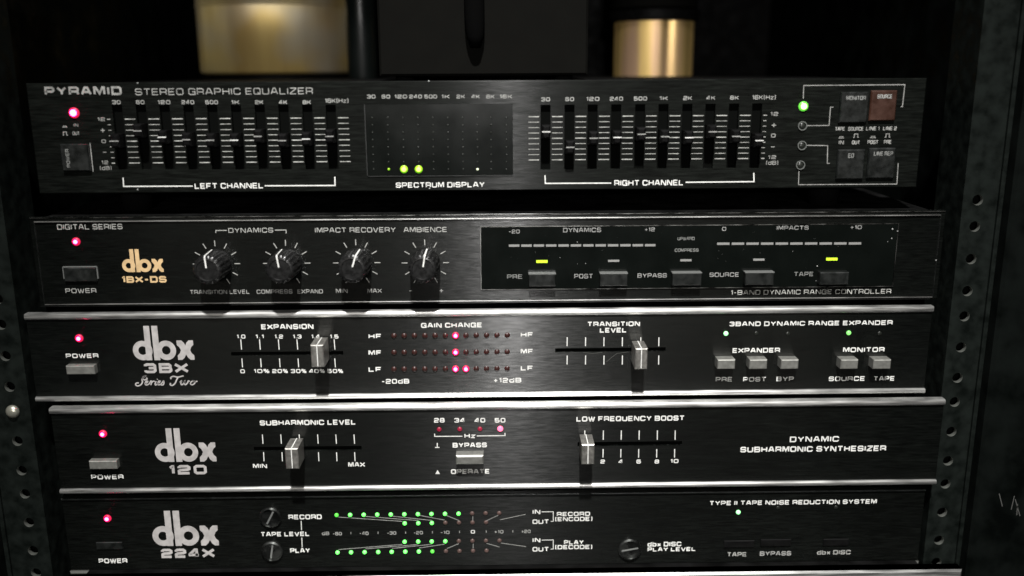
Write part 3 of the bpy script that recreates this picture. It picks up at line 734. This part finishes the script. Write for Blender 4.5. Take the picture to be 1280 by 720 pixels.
script = [  # "Series Two" in an upright-slanted copperplate hand; units: x 0..10, z 0..1.6
 ([(1.45,1.35),(1.55,1.1),(1.25,.95),(.98,1.15),(1.0,1.5),(1.3,1.62),(1.05,1.45),(.85,1.0),(.95,.6),(.75,.1),(.3,-.12),(0,.1),(.1,.4),(.45,.42)], .15),
 ([(1.3,.3),(1.6,.45),(1.72,.68),(1.5,.72),(1.34,.4),(1.45,.05),(1.8,.12),(2.0,.4),(2.12,.75),(2.3,.62),(2.22,.3),(2.18,.0)], .13), ([(2.25,.4),(2.45,.7),(2.7,.68)], .13),
 ([(2.9,.7),(2.78,.3),(2.85,.02),(3.1,.2)], .14), ([(3.02,1.0),(3.08,1.08)], .16),
 ([(3.1,.2),(3.35,.45),(3.5,.7),(3.28,.72),(3.16,.4),(3.25,.05),(3.55,.12),(3.8,.45),(3.95,.75),(4.02,.4),(3.95,.05),(3.6,.0)], .13),
 ([(5.0,1.05),(4.95,1.35),(5.3,1.55),(5.9,1.4),(6.5,1.55),(6.75,1.6)], .15), ([(6.0,1.42),(5.8,.9),(5.65,.35),(5.3,-.08),(4.95,.05),(5.0,.35)], .15),
 ([(6.3,.45),(6.5,.7),(6.45,.3),(6.6,.02),(6.85,.25),(7.0,.7),(6.95,.25),(7.15,.02),(7.4,.35),(7.5,.7),(7.7,.6)], .14),
 ([(8.2,.7),(7.9,.5),(7.85,.15),(8.1,.0),(8.4,.2),(8.45,.55),(8.2,.7),(8.4,.55),(8.8,.62)], .14)]
X0, Zb = u.P(169.6, 481.5); X1, _ = u.P(247.4, 481.5); k = (X1-X0)/8.9; mb = MB(); kz = (u.P(208, 470)[1]-Zb)/1.6
for i, (pts, wv) in enumerate(script): mb.ribbon([(X0+a*k+b*.15*k, Zb+b*kz) for a, b in spline(pts)], wv*.5*1.45*k*.9, u.y-.12-.012*(i % 4))
part('lettering', mb, LOGO, u.root)
u.text('EXPANSION', 326.7, 391.7, 408.2, 6.4, .24)
for t, x_ in zip(('1.0','1.1','1.2','1.3','1.4','1.5'), (301.4,324.6,348.6,371.6,394.6,417.8)): u.text(t, x_-5.2, x_+5.2, 420.6, 5, .22)
for t, x_ in zip(('10%','20%','30%','40%','50%'), (327,350,373.2,396,419)): u.text(t, x_-9.6, x_+9.6, 463.7, 5, .22)
u.text('0', 300.6, 306, 464, 5, .22)
u.lines([[(x_, 424), (x_+1.0, 437)] for x_ in (301,324.4,348,371.2,394.5,417.7)]+[[(x_+1.4, 448), (x_+2.2, 459)] for x_ in (301,324.4,348,371.2,394.5,417.1)], 1.1, name='scale_marks')
slider_cap(u, 388.6, 404.8, 431.4, 459, 14, 0, (ES[2]+ES[3])/2)
u.text('GAIN CHANGE', 526.5, 602.5, 406.4, 6.2, .24)
for t, y_ in (('HF',420.2),('MF',440.8),('LF',461.6)): u.text(t, 460.8, 476.8, y_, 6, .24)
for t, y_ in (('HF',418.2),('MF',439),('LF',460)): u.text(t, 651, 666.3, y_, 6, .24)
u.text('-20dB', 477, 511.5, 476.5, 6, .22); u.text('+12dB', 617, 651.6, 475.2, 6, .22)
roff = dome(1.35, .8, REDOFF); ron = dome(1.75, 1.0, RED); roncore = dome(.88, .65, REDCORE, 'led_core'); rdim = dome(1.15, .8, REDDIM)
for j, y_ in enumerate((419.2,440,460.9)):
    for i, x_ in enumerate((492.5,505.2,518,531,543.8,556.7,569.5,582.5,595.3,608.2,621.2,634)):
        on = i == 6 or (j == 2 and i == 7)
        yy = y_-(x_-563)*.006
        if on: lit(u, x_, yy, ron, roncore, .8)
        else: u.led(x_, yy, roff)
u.text('TRANSITION', 734.3, 799.8, 404.8, 6, .24); u.text('LEVEL', 750, 783, 412.6, 6, .24)
u.lines([[(x_, 421.5), (x_-.2, 432.6)] for x_ in (709,732,755,778,801,823.6)]+[[(x_, 444.3), (x_-.2, 455.6)] for x_ in (709,732,755,778,801,823.4)], 1.2, name='scale_marks')
slider_cap(u, 794, 809.4, 435.8, 461.6, 14, 0, (TS[2]+TS[3])/2)
mb = MB()
for q in ([(729,440.6),(741,441.8),(753,440.4)], [(758,452.4),(764,447),(771,441.8),(785,439.8)]): mb.ribbon([u.P(*k_) for k_ in q], .07, u.y-.06)
part('thin_mark', mb, mat('fine_scratch', (.11,.11,.10), .6), u.root)
grn = dome(1.15, 1.0, GREENW); grn2 = dome(1.15, .9, mat('green_led_half', (.1,.4,.1), .3, emit=(.3,1.0,.2), estr=1.1)); rdot = dome(1.0, .4, DARKLED)
u.led(907.3, 416.7, grn); u.led(1060.8, 415.9, grn2)
for a, b in ((945.4,416.5),(984.8,417),(1099.5,416.6)): u.led(a, b, rdot)
u.text('3BAND DYNAMIC RANGE EXPANDER', 912, 1115.5, 404, 5.8, .23)
u.text('EXPANDER', 915.8, 974.7, 437.8, 6, .23); u.text('MONITOR', 1053.9, 1105.4, 437, 6, .23)
for a, b in ((897,919),(937,959),(976.5,998.2),(1051,1072.7),(1091.8,1113.7)): button(u, a, b, 449.8, 461.3, 6, BTNM, .4)
for t, a, b, y_ in (('PRE',894.6,915.3,474),('POST',929,957.5,474),('BYP',970.6,992,473.5),('SOURCE',1036,1081,473.2),('TAPE',1092,1118,473)): u.text(t, a, b, y_, 5.8, .22)

# ============================================================ 4 subharmonic synthesizer
U4 = Unit('subharmonic_synthesizer', 'silver-edged black unit with two slider levers either side of a wide silver key', -4.6, 615, 607, 'audio processor')
u = U4; OX = 8.46; z1, z0 = -23.6, -69.6; zt_in, zb_in = -26.7, -67.0
SS = (u.P(317.5, 560)[0], u.P(452, 560)[0], u.P(385, 563.4)[1], u.P(385, 558)[1])
LS = (u.P(722, 554)[0], u.P(852.5, 554)[0], u.P(790, 557.4)[1], u.P(790, 552)[1])
panel(u, OX-X3, OX+X3, zb_in, zt_in, [SS, LS], PANEL4, c=.2)
strip(u, OX-X3, OX+X3, zt_in+.05, z1, 1.4, SILVER); strip(u, OX-X3, OX+X3, z0, zb_in-.05, 1.3, SILVER)
chassis(u, OX-X3+8, OX+X3-16, z0+1, z1-1.2, -70.9)
lit(u, 128.9, 542, red, redcore, .95)
button(u, 111.3, 146, 576.4, 586.6, 3.5, BTNM, .35)
u.text('POWER', 114.3, 154.4, 596, 5.8, .22)
logo(u, 195, 271, 535, 577, LOGO); u.text('120', 211, 258.5, 587, 11.8, .27, LOGO)
u.text('SUBHARMONIC LEVEL', 325, 444.6, 528, 6.4, .23)
u.lines([[(x_, 543), (x_+.8, 554.6)] for x_ in (328,351,374,397,419.8,442.5)]+[[(x_+1.5, 565.2), (x_+2.1, 576.4)] for x_ in (328,351,374,396.6,419.2,441.8)], 1.1, name='scale_marks')
u.text('MIN', 316.4, 333.7, 582.4, 5.4, .22); u.text('MAX', 435.5, 456, 580.6, 5.8, .23)
slider_cap(u, 356.6, 373, 560.8, 586.4, 14, 0, (SS[2]+SS[3])/2)
for t, a, b in (('28',542.7,555.6),('34',568,581),('40',593.3,606.4),('50',618.6,631.6)): u.text(t, a, b, 525.2, 5.8, .23)
for a, me in ((549,rdim),(574.7,rdim),(600,rdim),(625.3,dome(1.45, 1.0, mat('lit_red_led_soft', (.4,.02,.05), .3, emit=(1.0,.16,.28), estr=2.6)))): u.led(a, 536.4-(a-549)*.01, me)
u.lines([[(543.2,542),(543.4,545.4),(578,545.2)], [(596,544.8),(631.4,544.4),(631.2,541)]], 1.2); u.text('Hz', 580.6, 594, 544.6, 6, .23)
u.text('BYPASS', 566, 608.4, 556.2, 6, .24); u.text('OPERATE', 563.9, 612, 589.2, 6, .24)
mb = MB()
def upx(*pts): return [u.P(*p) for p in pts]
mb.ribbon(upx((546.6,553.6),(546.6,559)), .25, u.y-.1); mb.ribbon(upx((543.8,559.2),(549.4,559.2)), .25, u.y-.12); mb.poly(upx((544,592.4),(550,592.4),(547,587.4)), u.y-.1)
part('lettering', mb, PRINT, u.root)
# bypass key: rounded wide rocker
X0 = u.P(569.8, 571, 6)[0]; X1 = u.P(604.3, 571, 6)[0]; Zt = u.P(587, 569.6, 6)[1]; Zb = u.P(587, 580.8, 6)[1]
o = part('push_button', MB().box(X0, X1, u.y-6, u.y, Zb, Zt, .7), BTNM, u.root)
u.text('LOW FREQUENCY BOOST', 720.7, 855.4, 523, 6.4, .23)
u.lines([[(x_, 538), (x_-.2, 549.6)] for x_ in (731,754.2,776.6,799,821.7,844)]+[[(x_-.3, 561.2), (x_-.5, 571.8)] for x_ in (754.2,776.4,798.7,821.2,843.6)], 1.2, name='scale_marks')
for t, x_ in zip(('2','4','6','8'), (753.3,775.8,798.3,821)): u.text(t, x_-2.7, x_+2.7, 576.8, 5, .24)
u.text('10', 838, 848, 576.2, 5, .24)
slider_cap(u, 727, 743, 555.8, 580.8, 14, 0, (LS[2]+LS[3])/2)
u.text('DYNAMIC', 987.4, 1048.5, 548.8, 7, .22); u.text('SUBHARMONIC SYNTHESIZER', 925.6, 1107.2, 561, 7, .23)

# ============================================================ 5 tape noise reduction unit
U5 = Unit('noise_reduction_unit', 'black unit with four rows of green level lights and slotted trim controls', -2.0, 615, 712, 'audio processor')
u = U5; nx0 = u.P(82, 664)[0]; nx1 = u.P(1152, 660)[0]; nz1 = u.P(620, 614)[1]; nz0 = u.P(620, 706.6)[1]; nb = u.P(620, 713.3)[1]
panel(u, nx0, nx1, nz0, nz1, [], PANEL5, c=.3)
chassis(u, nx0+6, nx1-6, nb+.3, nz1-1, u.P(620, 717)[1])
o = part('bottom_lip', MB().box(nx0, nx1, u.y-1.6, u.y+2.9, nb, nz0-.05, .8), LIP, u.root)
part('top_lip', MB().box(nx0, nx1, u.y-.9, u.y-.02, nz1-2.3, nz1-1.2, .3), BTND, u.root)
lit(u, 134.5, 647.7, red, redcore, .95)
button(u, 120, 153, 678, 687, .8, BTND, .3)
u.text('POWER', 123.7, 159, 700.8, 5.8, .22)
logo(u, 192, 274, 638, 682, LOGO); u.text('224X', 201.8, 268, 691.3, 11.6, .27, LOGO)
def slot_screw(px, py, ang, r=5.0):
    X, Z = u.P(px, py); o = part('trim_control', MB().lathe(X, Z, [(r, u.y), (r, u.y-1.3), (r*.86, u.y-1.9), (r*.82, u.y-1.2), (r*.7, u.y-1.1)], 28), SCREWD, u.root, pos=(X, u.y, Z)); sharp(o, 30)
    t = R(ang); dx, dz = math.cos(t), math.sin(t)
    part('screw_slot', MB().ribbon([(X-dx*r*.72, Z-dz*r*.72), (X+dx*r*.72, Z+dz*r*.72)], .45, u.y-1.22), EDGE, o)
SCREWD = mat('dark_steel_trimmer', (.11, .115, .11), .28, .95, noise=(200, .4))
slot_screw(338.4, 645.7, 62, 5.6); slot_screw(340.4, 688, 80, 5.6); slot_screw(787, 685.5, 10, 6.0)
u.text('RECORD', 360.8, 402, 646, 6, .23); u.text('TAPE LEVEL', 326, 386.8, 667.4, 5.6, .23); u.text('PLAY', 363, 387.4, 688, 5.8, .23)
u.lines([[(376.5,651),(376.9,662.4)], [(377.3,672),(377.7,684)]], 1.0)
gb = dome(1.05, 1.0, GREENA); gw2 = dome(1.05, 1.0, mat('bright_bar_green_led', (.2,.5,.2), .3, emit=(.10, 1.0, .09), estr=2.2)); go = dome(1.15, .6, mat('unlit_brown_led', (.10, .062, .055), .3))
for i in range(14):
    x_ = 420.8+16.93*i; sl = (x_-500)*.0115
    if i < 13: u.led(x_, 642.7-sl, (gb if i == 0 else gw2) if i < 10 else go)
    if i >= 5 and i < 12: u.led(x_+.5, 653.6-sl+.4, gw2 if i < 8 else (go if i > 8 else go))
    if 5 <= i < 13: u.led(x_+.4, 677-sl, gw2 if i < 9 else go)
    if i < 12: u.led(x_+1.2, 689.4-sl, (gb if i == 7 else gw2) if i < 8 else go)
u.text('dB', 402.5, 411.5, 666.6, 4.2, .2, PRINTDIM)
for t, x_ in (('-60',421.6),('-40',455),('-30',489.6),('-20',522.8),('-10',556.2),('+10',623.6),('+20',657.5)): u.text(t, x_-5.6, x_+5.6, 666-(x_-500)*.012, 4.2, .22, PRINTDIM)
u.text('0', 588.6, 593.6, 664.6, 4.4, .22)
mb = MB()
for x_ in (438.6,472.6,507,540.6,574.4,607.8,641): mb.ribbon([u.P(x_, 664.2-(x_-500)*.012), u.P(x_, 667-(x_-500)*.012)], .2, u.y-.1)
part('scale_marks', mb, PRINTDIM, u.root)
u.lines([[(423,646.2),(503,651.6)], [(457,645.4),(523,650.6)], [(490,645),(540,650.4)], [(524,644),(556,650)], [(557.5,644),(573.5,650.4)], [(591,645),(591,650.6)], [(607.5,651),(623.5,643.6)], [(625,649.6),(657,642.8)],
         [(423,686.8),(503,680.3)], [(457,686),(523,680.4)], [(490,685.4),(540,680.2)], [(524,684.8),(556,680)], [(558.5,685.6),(573.5,679.4)], [(591.5,679.6),(591.5,685)], [(608,679),(624.5,683.6)], [(626,678.6),(657.5,683.2)]], .8, PRINTDIM)
for a, b in ((639.7,651.9),(675,686.4)):
    u.text('IN', 665.8, 675.3, a, 5.6, .22); u.text('OUT', 665.8, 686, b, 5.6, .22)
    u.lines([[(677,a),(691.6,a-.2),(691.6,b-.3),(688.4,b-.2)]], .9)
u.text('RECORD', 696.2, 737.4, 642.3, 5.2, .23); u.text('(ENCODE)', 694, 740.4, 648.6, 5.2, .22); u.text('PLAY', 705.2, 729.4, 677.7, 5.2, .23); u.text('(DECODE)', 694, 740.2, 683.6, 5.2, .22)
u.text('dbx DISC', 809.6, 851.4, 680, 5.8, .23); u.text('PLAY LEVEL', 809.6, 869.4, 686.4, 5, .23)
u.text('TYPE II TAPE NOISE REDUCTION SYSTEM', 887, 1095.6, 627.7, 5.6, .23)
u.led(922.7, 640, grn)
for a, b, y_ in ((905,943,676),(951,989,674.5),(1029,1061,674)): button(u, a, b, y_, y_+8.5, .8, BLACKPL, .3)
for a, b in ((972.5,634.5),(1045,634)): u.led(a, b, rdot)
for t, a, b, y_, M_ in (('TAPE',909,933,692.8,PRINTDIM),('BYPASS',950,988.7,691.6,PF2),('dbx DISC',1021.4,1063,690.2,PRINTDIM)): u.text(t, a, b, y_, 5.4, .22, M_)

# ============================================================ 6 lowest unit, only its silver top edge in view
U6 = Unit('silver_edged_unit', 'black unit at the bottom of the picture with only its broad silver top edge showing', -9.0, 640, 760, 'audio processor')
u = U6; qx0 = u.P(84, 718)[0]; qx1 = u.P(1199, 712)[0]; qz1 = u.P(620, 715)[1]; qz0 = qz1-5
panel(u, qx0, qx1, qz1-47, qz0-.05, [], PANEL, c=.2)
o = part('trim_strip', MB().box(qx0, qx1, u.y-3.5, u.y+2.9, qz0, qz1, 1.0), SILVER, u.root)
chassis(u, qx0+8, qx1-20, qz1-46, qz1-.3, qz1-52)
part('shelf', MB().box(xl_+10, xr_-9, 6, 300, qz1-55, qz1-52.05), BLACKMATT, rack)

# ============================================================ things standing on the equalizer
ET = ez1-.6
def stand(px, y): return at(px, 97, y)[0]
amp = thing('grey_case', 'plain dark grey case standing between the two brass canisters on top of the stack', 'case', (at(603, 97, 60)[0], 60, ET+1))
ax0 = at(473, 60, 60)[0]; ax1 = at(735, 60, 60)[0]
part('case_body', MB().box(ax0, ax1, 60, 200, ET+2.5, ET+95, 1.2), AMP, amp)
for fx in (ax0+12, ax1-12):
    for fy in (72, 188): part('foot', MB().lathe(fx, 0, [(5, ET+.02), (5, ET+2.5)], 12, 'z', fy), FOOTM, amp, True)
# dark cable end dangling in front of the case
cb = thing('hanging_cable', 'short black cable end dangling in front of the dark grey case', 'cable', (at(592, 30, 50)[0], 52, ET+80))
mb = MB(); pts = []
x1_, z1_ = at(594, 58, 50)
for i in range(15):
    t = i/14; pts.append((x1_-1.5*math.sin(t*2.4)+t*2.2, 54.6+.3*math.sin(3*t), z1_+t*70, 3.6+ .6*math.sin(5*t) if i > 1 else 2.2+i*1.3))
for i, (a, b, z_, r_) in enumerate(pts):
    for q in range(12): mb.v.append((a+r_*1.25*math.cos(q*math.pi/6), b+r_*math.sin(q*math.pi/6), z_))
for i in range(14):
    for q in range(12): mb.f.append((i*12+q, i*12+(q+1) % 12, (i+1)*12+(q+1) % 12, (i+1)*12+q))
mb.f.append(tuple(range(12))[::-1]); part('cable_sheath', mb, FELT, cb, True)
# wide brass canister, left
cy1 = 290; xa = at(251, 60, cy1)[0]; xb = at(441, 60, cy1)[0]; r1 = (xb-xa)/2*.98; xc1 = (xa+xb)/2
U1b = at(345, 5, cy1-r1)[1]
can = thing('brass_canister', 'wide brass-coloured canister with a black base ring, left of the dark grey case', 'canister', (xc1, cy1, ET))
o = part('canister_body', MB().lathe(xc1, 0, [(r1*.93, ET+3.6), (r1*.985, ET+4.4), (r1, ET+6), (r1, U1b+0)], 72, 'z', cy1, cap=False), BRASS, can); sharp(o, 60)
o = part('base_ring', MB().lathe(xc1, 0, [(r1*.97, ET+.02), (r1*1.0, ET+.6), (r1*1.0, ET+2.4), (r1*.9, ET+3.4)], 72, 'z', cy1), BLACKPL, can); sharp(o, 40)
o = part('upper_ring', MB().lathe(xc1, 0, [(r1*1.0, U1b+.05), (r1*1.008, U1b+.8), (r1*1.008, U1b+1.8), (r1, U1b+2.5), (r1, U1b+50), (r1*.9, U1b+54)], 72, 'z', cy1), BRASS, can); sharp(o, 40)
# dark glossy canister behind the wide one
dk0 = at(434, 60, 205)[0]; dk1 = at(471, 60, 205)[0]; rd = (dk1-dk0)/2
can3 = thing('black_canister', 'glossy black canister just right of the wide brass canister', 'canister', ((dk0+dk1)/2, 205, ET))
o = part('canister_body', MB().lathe((dk0+dk1)/2, 0, [(rd*.95, ET+.02), (rd, ET+2), (rd, ET+80), (rd*.9, ET+84)], 48, 'z', 205), mat('black_lacquer', (.004, .0055, .005), .34, spec=.3, noise=(30, .3)), can3); sharp(o, 50)
# smaller brass canister, right
cy2 = 260; xa = at(764, 60, cy2)[0]; xb = at(869, 60, cy2)[0]; r2 = (xb-xa)/2; xc2 = (xa+xb)/2
can2 = thing('brass_canister', 'narrow brass-coloured canister with a black collar and grey cap, right of the dark grey case', 'canister', (xc2, cy2, ET))
mb = MB(); nn_ = 96
def prof2(t):   # shallow upright flute in the sheet, right of its middle
    a = math.degrees(t); d = a-283; return r2*.93*(1-.09*math.exp(-(d/8.0)**2))
C2 = at(815, 25, cy2-r2)[1]; C3 = at(815, 11, cy2-r2)[1]
zz = [ET+.5, C2]
for z_ in zz:
    for i in range(nn_):
        t = 2*math.pi*i/nn_; q = prof2(t); mb.v.append((xc2+q*math.cos(t), cy2+q*math.sin(t), z_))
for i in range(nn_):
    j = (i+1) % nn_; mb.f.append((i, j, nn_+j, nn_+i))
o = part('canister_body', mb, BRASS2, can2, True)
part('canister_bottom', MB().lathe(xc2, 0, [(r2*.8, ET+.02), (r2*.8, ET+.48)], 48, 'z', cy2), BLACKPL, can2)
o = part('collar', MB().lathe(xc2, 0, [(r2*1.0, C2+.05), (r2*1.05, C2+1), (r2*1.05, C3)], 60, 'z', cy2), BLACKPL, can2); sharp(o, 40)
o = part('cap', MB().lathe(xc2, 0, [(r2*.9, C3+.05), (r2*1.0, C3+2), (r2*1.0, C3+32), (r2*.8, C3+36)], 60, 'z', cy2), AMP, can2); sharp(o, 40)
